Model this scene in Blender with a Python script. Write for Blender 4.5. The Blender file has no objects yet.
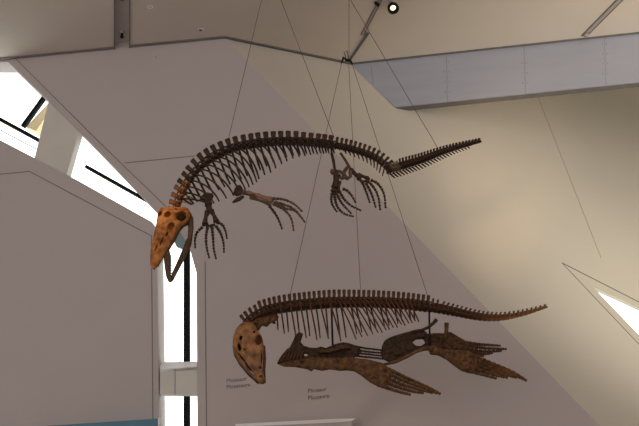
import bpy, bmesh, math, random
from math import radians, sin, cos, pi, sqrt, atan2
from mathutils import Vector, Matrix, noise
from mathutils.geometry import tessellate_polygon
random.seed(7)
SC = bpy.context.scene
COL = SC.collection

# ------------------------------------------------------------------ camera
F = 878.0
PITCH, ROLL = radians(20), radians(3.5)
CAM = Vector((0, 0, 1.6))
fw = Vector((0, cos(PITCH), sin(PITCH)))
r0 = Vector((1, 0, 0)); u0 = Vector((0, -sin(PITCH), cos(PITCH)))
rt = r0*cos(ROLL) - u0*sin(ROLL)
up = u0*cos(ROLL) + r0*sin(ROLL)
cd = bpy.data.cameras.new('camera')
cam = bpy.data.objects.new('camera', cd); COL.objects.link(cam)
cd.sensor_width = 36; cd.lens = F/639*36; cd.clip_end = 200
M = Matrix((rt, up, -fw)).transposed().to_4x4(); M.translation = CAM
cam.matrix_world = M
SC.camera = cam

# ------------------------------------------------------------------ world: daylight beyond the glazed side, dim atrium on the others
w = bpy.data.worlds.new('world'); SC.world = w; w.use_nodes = True
nt = w.node_tree; nt.nodes.clear()
out = nt.nodes.new('ShaderNodeOutputWorld'); bg = nt.nodes.new('ShaderNodeBackground')
tc = nt.nodes.new('ShaderNodeTexCoord'); sx = nt.nodes.new('ShaderNodeSeparateXYZ')
nt.links.new(tc.outputs['Generated'], sx.inputs[0])
rp = nt.nodes.new('ShaderNodeValToRGB')
rp.color_ramp.elements[0].position = 0.5; rp.color_ramp.elements[0].color = (0.58, 0.535, 0.52, 1)
rp.color_ramp.elements[1].position = 0.60; rp.color_ramp.elements[1].color = (1.0, 1.0, 0.97, 1)
mp = nt.nodes.new('ShaderNodeMapRange'); mp.inputs[1].default_value = -1; mp.inputs[2].default_value = 1
nt.links.new(sx.outputs['Y'], mp.inputs[0]); nt.links.new(mp.outputs[0], rp.inputs[0])
nt.links.new(rp.outputs[0], bg.inputs[0]); bg.inputs[1].default_value = 3.0
nt.links.new(bg.outputs[0], out.inputs[0])

SC.view_settings.view_transform = 'Standard'; SC.view_settings.look = 'None'
SC.view_settings.gamma = 1; SC.view_settings.use_curve_mapping = False
SC.view_settings.exposure = 0.0

# ------------------------------------------------------------------ sight lines on to real planes
def ray(x, y): return fw + rt*((x-319.5)/F) - up*((y-213)/F)
def PY(x, y, Y): v = ray(x, y); return CAM + v*(Y/v.y)
def PZ(x, y, z): v = ray(x, y); return CAM + v*((z-1.6)/v.z)
def PP(x, y, P, n): v = ray(x, y); return CAM + v*((P-CAM).dot(n)/v.dot(n))
def px(Y): return Y/cos(PITCH)/F            # metres per image unit at depth Y

def spot(name, loc, target, energy, color, size, blend=0.6, rad=0.06):
    l = bpy.data.lights.new(name, 'SPOT'); l.energy = energy; l.color = color
    l.spot_size = radians(size); l.spot_blend = blend; l.shadow_soft_size = rad
    o = bpy.data.objects.new(name, l); COL.objects.link(o); o.location = loc
    o.rotation_euler = (Vector(target)-Vector(loc)).to_track_quat('-Z', 'Y').to_euler()
    return o
MY0, MY1 = 9.4, 10.8        # mosasaur depth head / tail
H = PY(225, 38, 14).z
spot('spotlight_beam_mosasaur_head', (-3.2, 6.6, H-0.3), PY(166, 222, 9.3), 800, (1, .62, .30), 7.6)
spot('spotlight_beam_pliosaur_head', (-2.2, 7.2, H-0.3), PY(249, 350, 10.3), 330, (1, .72, .45), 9)
spot('spotlight_beam_pliosaur', (2.6, 6.0, H-0.3), PY(400, 345, 11.3), 420, (1, .72, .48), 26, .8)
spot('spotlight_beam_mosasaur', (1.0, 5.5, H-0.3), PY(300, 165, 9.9), 160, (1, .74, .5), 26, .8)
spot('added_streak_spot', (2.0, 8.0, 1.0), PY(500, 140, 16.5), 1700, (1, .66, .40), 19, 1.0, .2)  # added spot without a fixture, puts the warm streak on the cream wall
spot('added_fill_leaning_wall', (8.6, 8.0, 3.0), PY(622, 125, 18), 2500, (1, .92, .77), 86, 1.0, .4)  # unseen fill added to brighten the leaning wall under the beam

# ------------------------------------------------------------------ materials
def mat(name, c1, c2=None, scale=6, rough=.7, metal=0, bump=0, detail=4, contrast=.5, emit=None, stretch=None):
    m = bpy.data.materials.new(name); m.use_nodes = True
    nt = m.node_tree; b = nt.nodes['Principled BSDF']
    b.inputs['Roughness'].default_value = rough; b.inputs['Metallic'].default_value = metal
    b.inputs['Specular IOR Level'].default_value = .15 if rough > .8 else .22 if 'fossil' in name else .5
    tc = nt.nodes.new('ShaderNodeTexCoord')
    n = nt.nodes.new('ShaderNodeTexNoise'); n.inputs['Scale'].default_value = scale; n.inputs['Detail'].default_value = detail
    if stretch:
        mpn = nt.nodes.new('ShaderNodeMapping'); mpn.inputs['Scale'].default_value = stretch
        nt.links.new(tc.outputs['Object'], mpn.inputs[0]); nt.links.new(mpn.outputs[0], n.inputs['Vector'])
    else: nt.links.new(tc.outputs['Object'], n.inputs['Vector'])
    r = nt.nodes.new('ShaderNodeValToRGB')
    r.color_ramp.elements[0].position = .5-contrast/2; r.color_ramp.elements[1].position = .5+contrast/2
    r.color_ramp.elements[0].color = (*c1, 1); r.color_ramp.elements[1].color = (*(c2 or c1), 1)
    nt.links.new(n.outputs['Fac'], r.inputs[0]); nt.links.new(r.outputs[0], b.inputs['Base Color'])
    if bump:
        bp = nt.nodes.new('ShaderNodeBump'); bp.inputs['Strength'].default_value = bump; bp.inputs['Distance'].default_value = .02
        nt.links.new(n.outputs['Fac'], bp.inputs['Height']); nt.links.new(bp.outputs[0], b.inputs['Normal'])
    if emit:
        b.inputs['Emission Color'].default_value = (*emit[0], 1); b.inputs['Emission Strength'].default_value = emit[1]
    return m
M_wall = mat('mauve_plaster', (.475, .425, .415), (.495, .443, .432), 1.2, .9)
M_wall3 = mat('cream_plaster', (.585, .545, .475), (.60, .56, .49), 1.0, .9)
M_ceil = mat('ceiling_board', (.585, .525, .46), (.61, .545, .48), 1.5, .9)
M_recess = mat('recess_white', (.50, .47, .45), (.54, .5, .48), 2, .9)
M_joint = mat('joint_shadow_gap', (.20, .175, .17), (.23, .2, .19), 3, .95)
M_dark = mat('dark_steel', (.008, .009, .009), (.014, .015, .015), 4, .85)
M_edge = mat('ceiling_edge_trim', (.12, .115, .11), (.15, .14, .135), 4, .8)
M_beam = mat('brushed_beam_panel', (.37, .385, .46), (.41, .425, .50), 2, .45, .35, stretch=(.3, .3, 3))
M_seam = mat('panel_seam', (.30, .30, .34), (.33, .33, .37), 3, .8)
M_brace = mat('white_brace', (.60, .58, .53), (.64, .62, .57), 3, .8)
M_floor = mat('floor_stone', (.30, .27, .24), (.36, .33, .29), 2, .7)
M_teal = mat('teal_print', (.06, .17, .24), (.08, .21, .29), 2, .6)
M_white = mat('white_lacquer', (.78, .77, .77), (.82, .81, .81), 2, .6)
M_text = mat('lettering_grey', (.13, .105, .10), (.16, .13, .12), 3, .9)
M_wire = mat('steel_cable', (.10, .085, .075), (.14, .12, .11), 30, .6, .3)
M_bone = mat('dark_fossil_bone', (0.0136, 0.0074, 0.0043), (0.0527, 0.0273, 0.0136), 26, .6, 0, .5, contrast=.45)
M_spine = mat('red_brown_fossil_bone', (0.0217, 0.0093, 0.0062), (0.0682, 0.0279, 0.0186), 22, .6, 0, .5, contrast=.45)
M_neck = mat('spotlit_fossil_bone', (0.0765, 0.0298, 0.0085), (0.2550, 0.1020, 0.0298), 20, .6, 0, .5, contrast=.4)  # neck bone with the spotlight's orange put into its colour
M_skull = mat('spotlit_fossil_skull', (0.13, 0.042, 0.010), (0.50, 0.195, 0.05), 15, .55, 0, .5, contrast=.4)  # orange of the spotlight painted into the skull colour
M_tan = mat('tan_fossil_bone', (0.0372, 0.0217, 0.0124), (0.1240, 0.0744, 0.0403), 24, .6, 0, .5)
M_pink = mat('pinkish_fossil_bone', (0.1800, 0.0840, 0.0600), (0.2400, 0.1260, 0.0900), 22, .6, 0, .4)
M_pbone = mat('brown_fossil_bone', (0.014, 0.007, 0.0035), (0.095, 0.043, 0.018), 20, .6, 0, .6, contrast=.45)
M_prib = mat('rust_fossil_rib', (0.035, 0.014, 0.0065), (0.115, 0.044, 0.019), 18, .6, 0, .4)
M_pskull = mat('chestnut_spotlit_fossil_skull', (0.08, 0.034, 0.014), (0.30, 0.145, 0.06), 11, .55, 0, .6, contrast=.35)  # brown bone lightened, spotlight warmth mixed into the base colour
M_pflip = mat('umber_fossil_bone', (0.020, 0.010, 0.0045), (0.150, 0.068, 0.024), 18, .6, 0, .8, contrast=.5)
M_pdark = mat('black_brown_fossil_plate', (0.010, 0.0052, 0.0025), (0.052, 0.026, 0.012), 20, .6, 0, .6, contrast=.4)
M_ochre = mat('ochre_plaster_infill', (.06, .038, .018), (.13, .088, .04), 16, .7)
M_lamp = mat('lamp_lens', (.9, .85, .7), None, 3, .4, emit=((1, .84, .5), 1.9))
M_red = mat('red_brown_sensor', (.20, .07, .04), (.25, .09, .05), 9, .5)
M_glass = bpy.data.materials.new('window_glass'); M_glass.use_nodes = True
g = M_glass.node_tree; g.nodes.clear()
go = g.nodes.new('ShaderNodeOutputMaterial'); gm = g.nodes.new('ShaderNodeMixShader'); gt = g.nodes.new('ShaderNodeBsdfTransparent'); gg = g.nodes.new('ShaderNodeBsdfGlossy')
gt.inputs[0].default_value = (.93, .96, .95, 1); gg.inputs['Roughness'].default_value = .05; gm.inputs[0].default_value = .06
g.links.new(gt.outputs[0], gm.inputs[1]); g.links.new(gg.outputs[0], gm.inputs[2]); g.links.new(gm.outputs[0], go.inputs[0])

# ------------------------------------------------------------------ object helpers
WL = {}
def tag(o, label=None, cat=None, group=None, kind=None):
    if label: o['label'] = label
    if cat: o['category'] = cat
    if group: o['group'] = group
    if kind: o['kind'] = kind
    return o
def empty(name, loc, label, cat, group=None):
    o = bpy.data.objects.new(name, None); COL.objects.link(o); o.empty_display_size = .1
    o.location = loc; WL[o] = Vector(loc); return tag(o, label, cat, group)
def build(name, bm, m, parent=None, smooth=True, label=None):
    bmesh.ops.recalc_face_normals(bm, faces=bm.faces)
    c = Vector((0, 0, 0))
    lo = Vector([min(v.co[i] for v in bm.verts) for i in range(3)]); hi = Vector([max(v.co[i] for v in bm.verts) for i in range(3)])
    c = (lo+hi)/2
    for v in bm.verts: v.co -= c
    me = bpy.data.meshes.new(name); bm.to_mesh(me); bm.free()
    me.materials.append(m)
    if smooth:
        for p in me.polygons: p.use_smooth = True
    o = bpy.data.objects.new(name, me); COL.objects.link(o); WL[o] = c
    o.location = c - (WL[parent] if parent else Vector((0, 0, 0)))
    if parent: o.parent = parent
    if label: o['label'] = label
    return o
def struct(name, bm, m, parent=None):
    o = build(name, bm, m, parent, smooth=False)
    if not parent: o['kind'] = 'structure'
    return o
def frame_of(d):
    d = d.normalized(); a = Vector((0, 0, 1)) if abs(d.z) < .9 else Vector((1, 0, 0))
    u = d.cross(a).normalized(); return d, u, d.cross(u)
def tube(bm, pts, rad, seg=7, flat=1.0, closed=True):
    rings = []; n = len(pts); u = None
    for i, p in enumerate(pts):
        d = (pts[min(i+1, n-1)] - pts[max(i-1, 0)]).normalized()
        if u is None: d, u, v = frame_of(d)
        else:
            u = (u - d*u.dot(d)).normalized(); v = d.cross(u)
        r = rad[i] if isinstance(rad, (list, tuple)) else rad
        rings.append([bm.verts.new(p + u*(r*cos(2*pi*k/seg)) + v*(r*flat*sin(2*pi*k/seg))) for k in range(seg)])
    for a, b in zip(rings, rings[1:]):
        for k in range(seg): bm.faces.new((a[k], a[(k+1) % seg], b[(k+1) % seg], b[k]))
    bm.faces.new(rings[0][::-1]); bm.faces.new(rings[-1])
def spline(P, n):
    """Catmull-Rom through P (any dimension tuples or Vectors), n samples per segment"""
    P = [Vector(p) for p in P]; out = []
    Q = [2*P[0]-P[1]] + P + [2*P[-1]-P[-2]]
    for i in range(1, len(Q)-2):
        for k in range(n):
            t = k/n; a, b, c, d = Q[i-1:i+3]
            out.append(.5*((2*b) + (c-a)*t + (2*a-5*b+4*c-d)*t*t + (3*b-a-3*c+d)*t**3))
    out.append(P[-1]); return out
def box_pts(bm, c, ax, ay, az):
    vs = [bm.verts.new(c + ax*i + ay*j + az*k) for i in (-1, 1) for j in (-1, 1) for k in (-1, 1)]
    for f in ((0, 1, 3, 2), (4, 6, 7, 5), (0, 4, 5, 1), (2, 3, 7, 6), (0, 2, 6, 4), (1, 5, 7, 3)): bm.faces.new([vs[i] for i in f])
def taper_plate(bm, p0, p1, ax, ay, w0, w1, t0, t1):
    """rounded tapering blade from p0 to p1, half widths along ax, half thickness along ay"""
    rings = []
    for k, (t, ws) in enumerate(((0, 1), (.35, .82), (.75, 1.0), (.95, .98), (1.0, .7))):
        p = p0.lerp(p1, t); ww = (w0+(w1-w0)*t)*ws; tt = (t0+(t1-t0)*t)*ws
        rings.append([bm.verts.new(p + ax*(ww*cx) + ay*(tt*cy)) for cx, cy in ((-1, -.6), (-.6, -1), (.6, -1), (1, -.6), (1, .6), (.6, 1), (-.6, 1), (-1, .6))])
    for a, b in zip(rings, rings[1:]):
        for k in range(8): bm.faces.new((a[k], a[(k+1) % 8], b[(k+1) % 8], b[k]))
    bm.faces.new(rings[0][::-1]); bm.faces.new(rings[-1])
def prism(outer, holes, n, th, mt=None):
    """3D coplanar outer loop with holes, thickened by th along n"""
    bm = bmesh.new(); loops = [outer]+holes
    tris = tessellate_polygon([[Vector(p) for p in l] for l in loops])
    flat = [Vector(p) for l in loops for p in l]
    A = [bm.verts.new(p) for p in flat]; B = [bm.verts.new(p+n*th) for p in flat]
    for t in tris:
        try: bm.faces.new([A[i] for i in t]); bm.faces.new([B[i] for i in t][::-1])
        except ValueError: pass
    s = 0
    for l in loops:
        k = len(l)
        for i in range(k):
            a, b = s+i, s+(i+1) % k
            try: bm.faces.new((A[a], A[b], B[b], B[a]))
            except ValueError: pass
        s += k
    return bm
def strip(name, pts, w, P, n, m, kind='structure', th=.006, parent=None):
    """thin raised joint strip drawn along a line lying on a plane"""
    bm = bmesh.new()
    for a, b in zip(pts, pts[1:]):
        d = (b-a); L = d.length; d.normalize(); s = d.cross(n).normalized()
        box_pts(bm, (a+b)/2, d*(L/2+w/3), s*(w/2), n*th)
    return struct(name, bm, m, parent)
TR = [0]
def trim(pts, w, P, n, m, th=.006, parent=None):
    TR[0] += 1
    return strip('trim_%d' % TR[0], pts, w, P, n, m, th=th, parent=parent)

# ------------------------------------------------------------------ the room
B = PY(225, 38, 14); A = PZ(0, 60, H); CC = PZ(350, 64, H); DD = PZ(639, 33, H)
e1 = (B-A).normalized(); n1 = e1.cross(Vector((0, 0, 1))).normalized()
if n1.y > 0: n1 = -n1                                   # towards the camera
K = PP(600, 426, B, n1)
n3 = (CC-B).cross(K-B).normalized()
if n3.y > 0: n3 = -n3
W1 = lambda x, y: PP(x, y, B, n1)
W3 = lambda x, y: PP(x, y, B, n3)
kd = (K-B)/(K.z-B.z)                                    # crease per metre of height
crease = lambda z: B + kd*(z-B.z)
left = A - e1*7.5
lz = lambda p, z: Vector((p.x, p.y, z))
TOP = H+.14
hole = [(-60, -5), (0, 55), (8, 62), (60, 112), (110, 163), (157, 212), (178, 229), (189, 246), (196.5, 273), (197.5, 440), (197.5, 520),
        (158.5, 520), (158.5, 440), (158.3, 360), (157, 232), (152, 222), (75, 179), (0, 140), (-60, 105)]
hole = [W1(*p) for p in hole if p != (-60, -5)]
hole[0] = W1(-60, 62)
DEP = .42
outer = [lz(left, -.05), crease(-.05), crease(TOP), lz(left, TOP)]
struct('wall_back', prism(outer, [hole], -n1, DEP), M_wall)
# window in the diagonal and upright slot
gl = PY(0, 60, 14) - n1*0
gp = B - n1*(DEP-.10)
G = lambda x, y: PP(x, y, gp, n1)
win = empty('window_1', G(120, 150), None, None); win['kind'] = 'structure'; del_keys = None
def panel(name, pts, n, th, m, parent): return build(name, prism(pts, [], n, th), m, parent, smooth=False)
panel('pane', [p - n1*(DEP-.06) for p in hole], -n1, .012, M_glass, win)
def bar(name, a, b, wpx, plane, m, parent, depth=.08, nrm=None):
    n = nrm or n1; bm = bmesh.new(); d = b-a; L = d.length; d.normalize(); s = d.cross(n).normalized(); wd = wpx*px(a.y)
    box_pts(bm, (a+b)/2, d*(L/2), s*(wd/2), n*(depth/2)); return build(name, bm, m, parent, smooth=False)
bar('mullion', G(-30, 103), G(39, 140.5), 3.4, gp, M_dark, win)
bar('mullion', G(44, 98), G(23, 127), 4.2, gp, M_dark, win)
bar('mullion', G(86, 166.5), G(150, 202.5), 3.2, gp, M_dark, win)
bar('mullion', G(187, 236), G(187, 520), 5.6, gp, M_dark, win)
bar('mullion', G(-30, 114), G(36, 149), .8, gp, M_seam, win, .03)
bar('glazing_seam', G(180, 330), G(180, 520), .7, gp, M_seam, win, .03)
# outside ledge seen through the glass
bm = prism([PP(26, 127, gp-n1*.5, n1), PP(50, 101, gp-n1*.5, n1), PP(52, 107, gp-n1*.5, n1), PP(36, 131, gp-n1*.5, n1)], [], -n1, .3)
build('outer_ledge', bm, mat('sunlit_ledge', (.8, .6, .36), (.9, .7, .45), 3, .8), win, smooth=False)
M_soff = mat('teal_grey_soffit', (.20, .27, .28), (.24, .31, .32), 3, .8)
SF = lambda x, y: PP(x, y, B-n1*.06, n1)
panel('soffit', [SF(171, 217), SF(182, 226), SF(190, 238), SF(190, 245), SF(184, 249), SF(176, 246), SF(172, 236)], -n1, .1, M_soff, win)
# white cross braces inside the slot
bp_ = B - n1*.04
BR = lambda x, y: PP(x, y, bp_, n1)
panel('brace', [BR(49, 100), BR(80, 128), BR(65.5, 178), BR(33, 164)], -n1, .2, M_brace, win)
b2 = panel('brace', [BR(174, 369), BR(201, 366.5), BR(201, 394.5), BR(160, 394.5), BR(160, 369)], -n1, .2, M_brace, win)
bm = bmesh.new()
fr = [BR(160, 368.8), BR(201, 366.3)]; bk = [PP(160, 362, bp_-n1*.2, n1), PP(201, 361.5, bp_-n1*.2, n1)]
vs = [bm.verts.new(p) for p in (fr[0], fr[1], bk[1], bk[0])]; v2 = [bm.verts.new(p-Vector((0, 0, .05))) for p in (fr[0], fr[1], bk[1], bk[0])]
bm.faces.new(vs); bm.faces.new(v2[::-1])
for i in range(4): bm.faces.new((vs[i], vs[(i+1) % 4], v2[(i+1) % 4], v2[i]))
build('brace_cap', bm, M_white, win, smooth=False)
bar('brace_joint', PP(175, 369, bp_+n1*.01, n1), PP(175, 394.5, bp_+n1*.01, n1), .7, None, M_seam, win, .01)

# leaning cream wall on the right with a slit window
tri = [W3(593, 287), W3(720, 345), W3(720, 419)]
ctop = crease(12.8)
far_dir = (CC-B).normalized()
# the top runs horizontally on the wall plane
htop = Vector((0, 0, 1)).cross(n3).normalized()
if htop.x < 0: htop = -htop
FAR = 19
outer3 = [crease(-.05), crease(12.8), crease(12.8)+htop*FAR, crease(-.05)+htop*FAR]
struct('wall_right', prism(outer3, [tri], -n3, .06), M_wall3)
win2 = empty('window_2', W3(650, 330), None, None); win2['kind'] = 'structure'
panel('pane', [p - n3*.04 for p in tri], -n3, .012, M_glass, win2)
# ceiling with its slot
cs = lambda x, y: PZ(x, y, H)
sl, sr = cs(113.8, 48.6), cs(130.4, 46.8)
slf, srf = Vector((sl.x+.0, 8, H)), Vector((sr.x+.0, 8, H))
slf.x = cs(113.8, 0).x + (cs(113.8, 0).x-sl.x)/(cs(113.8, 0).y-sl.y)*(8-cs(113.8, 0).y)
srf.x = cs(130.4, 0).x + (cs(130.4, 0).x-sr.x)/(cs(130.4, 0).y-sr.y)*(8-cs(130.4, 0).y)
bdir = (DD-CC).normalized()
DX = CC + bdir*((9.5-CC.x)/bdir.x)
co = [lz(left, H), A, sl, slf, srf, sr, B, CC, DX, Vector((9.5, -5, H)), Vector((left.x, -5, H))]
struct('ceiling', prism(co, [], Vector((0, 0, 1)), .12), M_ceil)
zu = Vector((0, 0, 1))
bm = bmesh.new()
q = [sl + Vector((-.05, .05, .121)), sr + Vector((.05, .05, .121)), srf + Vector((.05, 0, .121)), slf + Vector((-.05, 0, .121))]
vs = [bm.verts.new(p) for p in q]; v2 = [bm.verts.new(p+zu*.08) for p in q]
bm.faces.new(vs); bm.faces.new(v2[::-1])
for i in range(4): bm.faces.new((vs[i], vs[(i+1) % 4], v2[(i+1) % 4], v2[i]))
struct('trim_90', bm, M_recess)
# dark shadow line at the ceiling edges
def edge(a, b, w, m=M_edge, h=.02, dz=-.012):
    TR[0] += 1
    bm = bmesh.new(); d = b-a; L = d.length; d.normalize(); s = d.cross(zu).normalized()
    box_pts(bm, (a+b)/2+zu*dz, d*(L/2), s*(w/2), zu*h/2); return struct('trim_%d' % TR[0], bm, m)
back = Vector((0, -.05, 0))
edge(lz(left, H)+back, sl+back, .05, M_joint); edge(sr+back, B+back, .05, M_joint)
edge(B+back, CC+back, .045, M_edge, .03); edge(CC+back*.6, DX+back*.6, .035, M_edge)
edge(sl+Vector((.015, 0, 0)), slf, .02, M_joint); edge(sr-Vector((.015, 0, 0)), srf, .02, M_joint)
# rest of the shell
bm = bmesh.new(); box_pts(bm, Vector((0, 6, -.15)), Vector((12, 0, 0)), Vector((0, 11, 0)), Vector((0, 0, .1))); struct('floor', bm, M_floor)
bm = bmesh.new(); box_pts(bm, Vector((left.x-.1, 4.7, H/2)), Vector((.1, 0, 0)), Vector((0, 9.7, 0)), Vector((0, 0, H/2+.1))); struct('wall_left', bm, M_wall)
bm = bmesh.new(); box_pts(bm, Vector((9.6, 7.5, 6.3)), Vector((.1, 0, 0)), Vector((0, 12.5, 0)), Vector((0, 0, 6.5))); struct('wall_east', bm, M_wall3)
bm = bmesh.new(); box_pts(bm, Vector((5.5, 18.2, 12.9)), Vector((6.5, 0, 0)), Vector((0, 4.5, 0)), Vector((0, 0, .1))); struct('ceiling_upper', bm, M_ceil)

# silver box beam under the ceiling
bn = bdir.cross(zu).normalized()
if bn.y > 0: bn = -bn
bf = lambda x, y: PP(x, y, CC, bn)
b0, b1 = bf(395, 107), bf(639, 82)
bl = lambda p: b0 + (b1-b0)*((p.x-b0.x)/(b1.x-b0.x))
Lend = CC; Rtop = DX; Rbot = b0 + (b1-b0)*((9.45-b0.x)/(b1.x-b0.x))
Rtop = CC + bdir*((9.45-CC.x)/bdir.x)
bm = prism([Lend, b0, Rbot, Rtop, Rtop+zu*2.6, Lend+zu*2.6], [], -bn, .02)
beam = struct('trim_91', prism([Lend-zu*.01, b0, Rbot, Rtop-zu*.01], [], -bn, .16), M_beam); bm.free()
bm = prism([Lend+zu*.0, Rtop, Rtop+zu*2.6, Lend+zu*2.6], [], -bn, .1); struct('trim_92', bm, M_wall3)
for (xa, ya, xb, yb) in ((446.5, 56, 447.5, 102), (524, 47, 525.5, 94), (604.5, 38, 606, 86), (371, 66, 373, 84)):
    a, b = bf(xa, ya), bf(xb, yb)
    trim([a, b], .022, a, bn, M_seam, .004)
for xa in (446.5, 524, 604.5):
    bm = bmesh.new()
    for k in range(4):
        for sgn in (-1, 1):
            p = bf(xa+sgn*2.2+k*.3, 56-(xa-446.5)*.115+6+k*10)
            tube(bm, [p+bn*.001, p+bn*.01], .012, 8)
    build('rivets', bm, M_seam, beam)
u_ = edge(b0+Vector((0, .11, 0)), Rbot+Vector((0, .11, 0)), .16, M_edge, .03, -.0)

# joint lines of the wall boards
jw = 1.0*px(14)
def jl(pts, w=.8, W=W1, n=n1, m=M_joint): trim([W(*p) for p in pts], w*px(14.5), None, n, m)
jl([(15, 58), (98.6, 141.5), (168, 208.6)]); jl([(125, 163), (195, 156)])
jl([(-40, 178), (29.6, 171.5), (151.5, 236)]); jl([(151.5, 236), (153, 430)]); jl([(205.2, 262), (206.5, 430)])
jl([(562, 263), (680, 323)], 1.3, W3, n3, M_joint); jl([(562, 263), (680, 388)], .8, W3, n3, M_joint)
M_j3 = mat('cream_joint', (.42, .37, .31), (.45, .4, .33), 3, .9)
jl([(536, 92), (601, 258)], .9, W3, n3, M_j3)

# ceiling channels
def channel(a, b, wpx, m, inner=None):
    TR[0] += 1; bm = bmesh.new(); d = b-a; L = d.length; d.normalize(); s = d.cross(zu).normalized(); wd = wpx*px(14)
    c = (a+b)/2
    for sg in (-1, 1): box_pts(bm, c+s*(sg*wd/2)-zu*.012, d*(L/2), s*.009, zu*.012)
    o = struct('trim_%d' % TR[0], bm, M_joint)
    bm = bmesh.new(); box_pts(bm, c-zu*.008, d*(L/2), s*(wd/2), zu*.006); build('channel_bed', bm, m, o, smooth=False)
M_ctr = mat('track_bed', (.46, .42, .37), (.49, .45, .40), 4, .8)
M_chan = mat('channel_grey', (.33, .30, .28), (.36, .33, .31), 4, .7)
c0, c1 = cs(349, 60), cs(383, -6); channel(c0+(c1-c0)*.42, c0+(c1-c0)*2.2, 2.6, M_ctr)
c0, c1 = cs(584, 35.5), cs(625, -6); channel(c0, c0+(c1-c0)*2.0, 6, M_chan)
trim([cs(349, 60)-zu*.03, cs(368, 32)-zu*.03], .035, None, -zu, M_edge, .012)

# ------------------------------------------------------------------ ceiling fittings
def lathe(bm, c, prof, seg=20, ax=zu):
    d, u, v = frame_of(ax); rings = []
    for r, z in prof: rings.append([bm.verts.new(c + d*z + (u*cos(2*pi*k/seg)+v*sin(2*pi*k/seg))*max(r, .0004)) for k in range(seg)])
    for a, b in zip(rings, rings[1:]):
        for k in range(seg): bm.faces.new((a[k], a[(k+1) % seg], b[(k+1) % seg], b[k]))
    bm.faces.new(rings[0][::-1]); bm.faces.new(rings[-1])
def track_lamp(pxy, label, lit=True):
    p = cs(*pxy); t = empty('ceiling_spotlight', p, label, 'spotlight')
    ax = Vector((.1, -.55, -1)).normalized(); c = p - zu*.03
    bm = bmesh.new(); lathe(bm, c, [(.045, 0), (.05, .05), (.095, .10), (.10, .17), (.086, .17), (.07, .12)], 24, ax); build('housing', bm, M_dark, t)
    bm = bmesh.new(); lathe(bm, c, [(.03, .10), (.050, .125), (.040, .135)], 20, ax); build('lens', bm, M_lamp if lit else M_chan, t, label='warm glowing lens' if lit else None)
    bm = bmesh.new(); tube(bm, [p, c+ax*.03], .02, 8); build('bracket', bm, M_dark, t)
track_lamp((391.5, 3), 'small round dark ceiling spotlight with a lit warm lens above the beam')
p = cs(378, 3); bm = bmesh.new(); tube(bm, [p, p-zu*.05, p+Vector((-.05, -.12, -.07))], [.02, .025, .03], 10)
tag(build('track_connector', bm, M_dark), 'small dark track fitting on the ceiling just left of the lit spotlight', 'track fitting')
def nozzle(p, m, name, label, cat, s=1):
    t = empty(name, p, label, cat)
    bm = bmesh.new(); lathe(bm, p, [(.045*s, 0), (.045*s, -.012*s), (.02*s, -.02*s)], 18); build('collar', bm, M_recess, t)
    bm = bmesh.new(); lathe(bm, p, [(.018*s, -.02*s), (.02*s, -.07*s), (.032*s, -.075*s), (.01*s, -.10*s)], 12); build('head', bm, m, t)
nozzle(cs(122, 38)+zu*.12, M_dark, 'sprinkler_head', 'dark sprinkler head in the white ceiling slot next to the back wall', 'sprinkler', 1.3)
nozzle(cs(122, -1)+zu*.12, M_red, 'smoke_detector', 'red brown fitting in the white ceiling slot at the top edge of the photo', 'detector', 1.6)
for (x, y, where) in ((150, 7, 'nearer the white slot'), (201, 30, 'nearer the back wall edge')):
    p = cs(x, y); bm = bmesh.new()
    lathe(bm, p, [(.035, 0), (.042, -.008), (.05, -.008), (.055, 0)], 24)
    tag(build('ceiling_rosette', bm, M_white), 'tiny pale round cover on the ceiling board, %s' % where, 'ceiling cover')
p = cs(586, 33); bm = bmesh.new(); tube(bm, [p-zu*.02, p-zu*.07], [.05, .04], 12)
tag(build('channel_end_fitting', bm, M_chan), 'small grey round fitting at the end of the right ceiling channel above the beam', 'track fitting')
p = W1(157, 57); bm = bmesh.new(); tube(bm, [p, p+n1*.012], .035, 20)
tag(build('wall_plug', bm, M_recess), 'tiny pale round plug high on the mauve back wall', 'plug')

# ------------------------------------------------------------------ captions
def caption(lines, x0, y0, x1, y1, dy, label, slope_px):
    """lines of lettering on the back wall"""
    o0 = W1(x0, y0); t = empty('wall_caption', o0 + n1*.004, label, 'lettering')
    for i, (s, wpx) in enumerate(lines):
        c = bpy.data.curves.new('lettering', 'FONT'); c.body = s; c.size = 1; c.extrude = .012; c.offset = 0
        ob = bpy.data.objects.new('tmp', c); COL.objects.link(ob)
        dg = bpy.context.evaluated_depsgraph_get(); me = bpy.data.meshes.new_from_object(ob.evaluated_get(dg))
        bpy.data.objects.remove(ob)
        xs = [v.co.x for v in me.vertices]; wd = max(xs)-min(xs)
        a = W1(x0, y0+dy*i); b = W1(x0+wpx, y0+dy*i-slope_px*wpx)
        ex = (b-a); sc = ex.length/wd; ex.normalize(); ez = n1; ey = ez.cross(ex)
        for v in me.vertices:
            q = v.co; v.co = (a - o0) + ex*(q.x*sc) + ey*(q.y*sc) + ez*(q.z*sc)
        me.materials.append(M_text)
        lo = bpy.data.objects.new('text_line', me); COL.objects.link(lo); lo.parent = t
caption([('Mosasaur', 20.5), ('Mosasaure', 23.5)], 226.5, 382.6, 0, 0, 6.3, 'grey lettering reading Mosasaur on the mauve wall left of the hanging skull tip', .115)
caption([('Pliosaur', 18.5), ('Pliosaure', 21)], 308, 393.0, 0, 0, 7.0, 'grey lettering reading Pliosaur on the mauve wall under the shoulder bones', .12)

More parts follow.
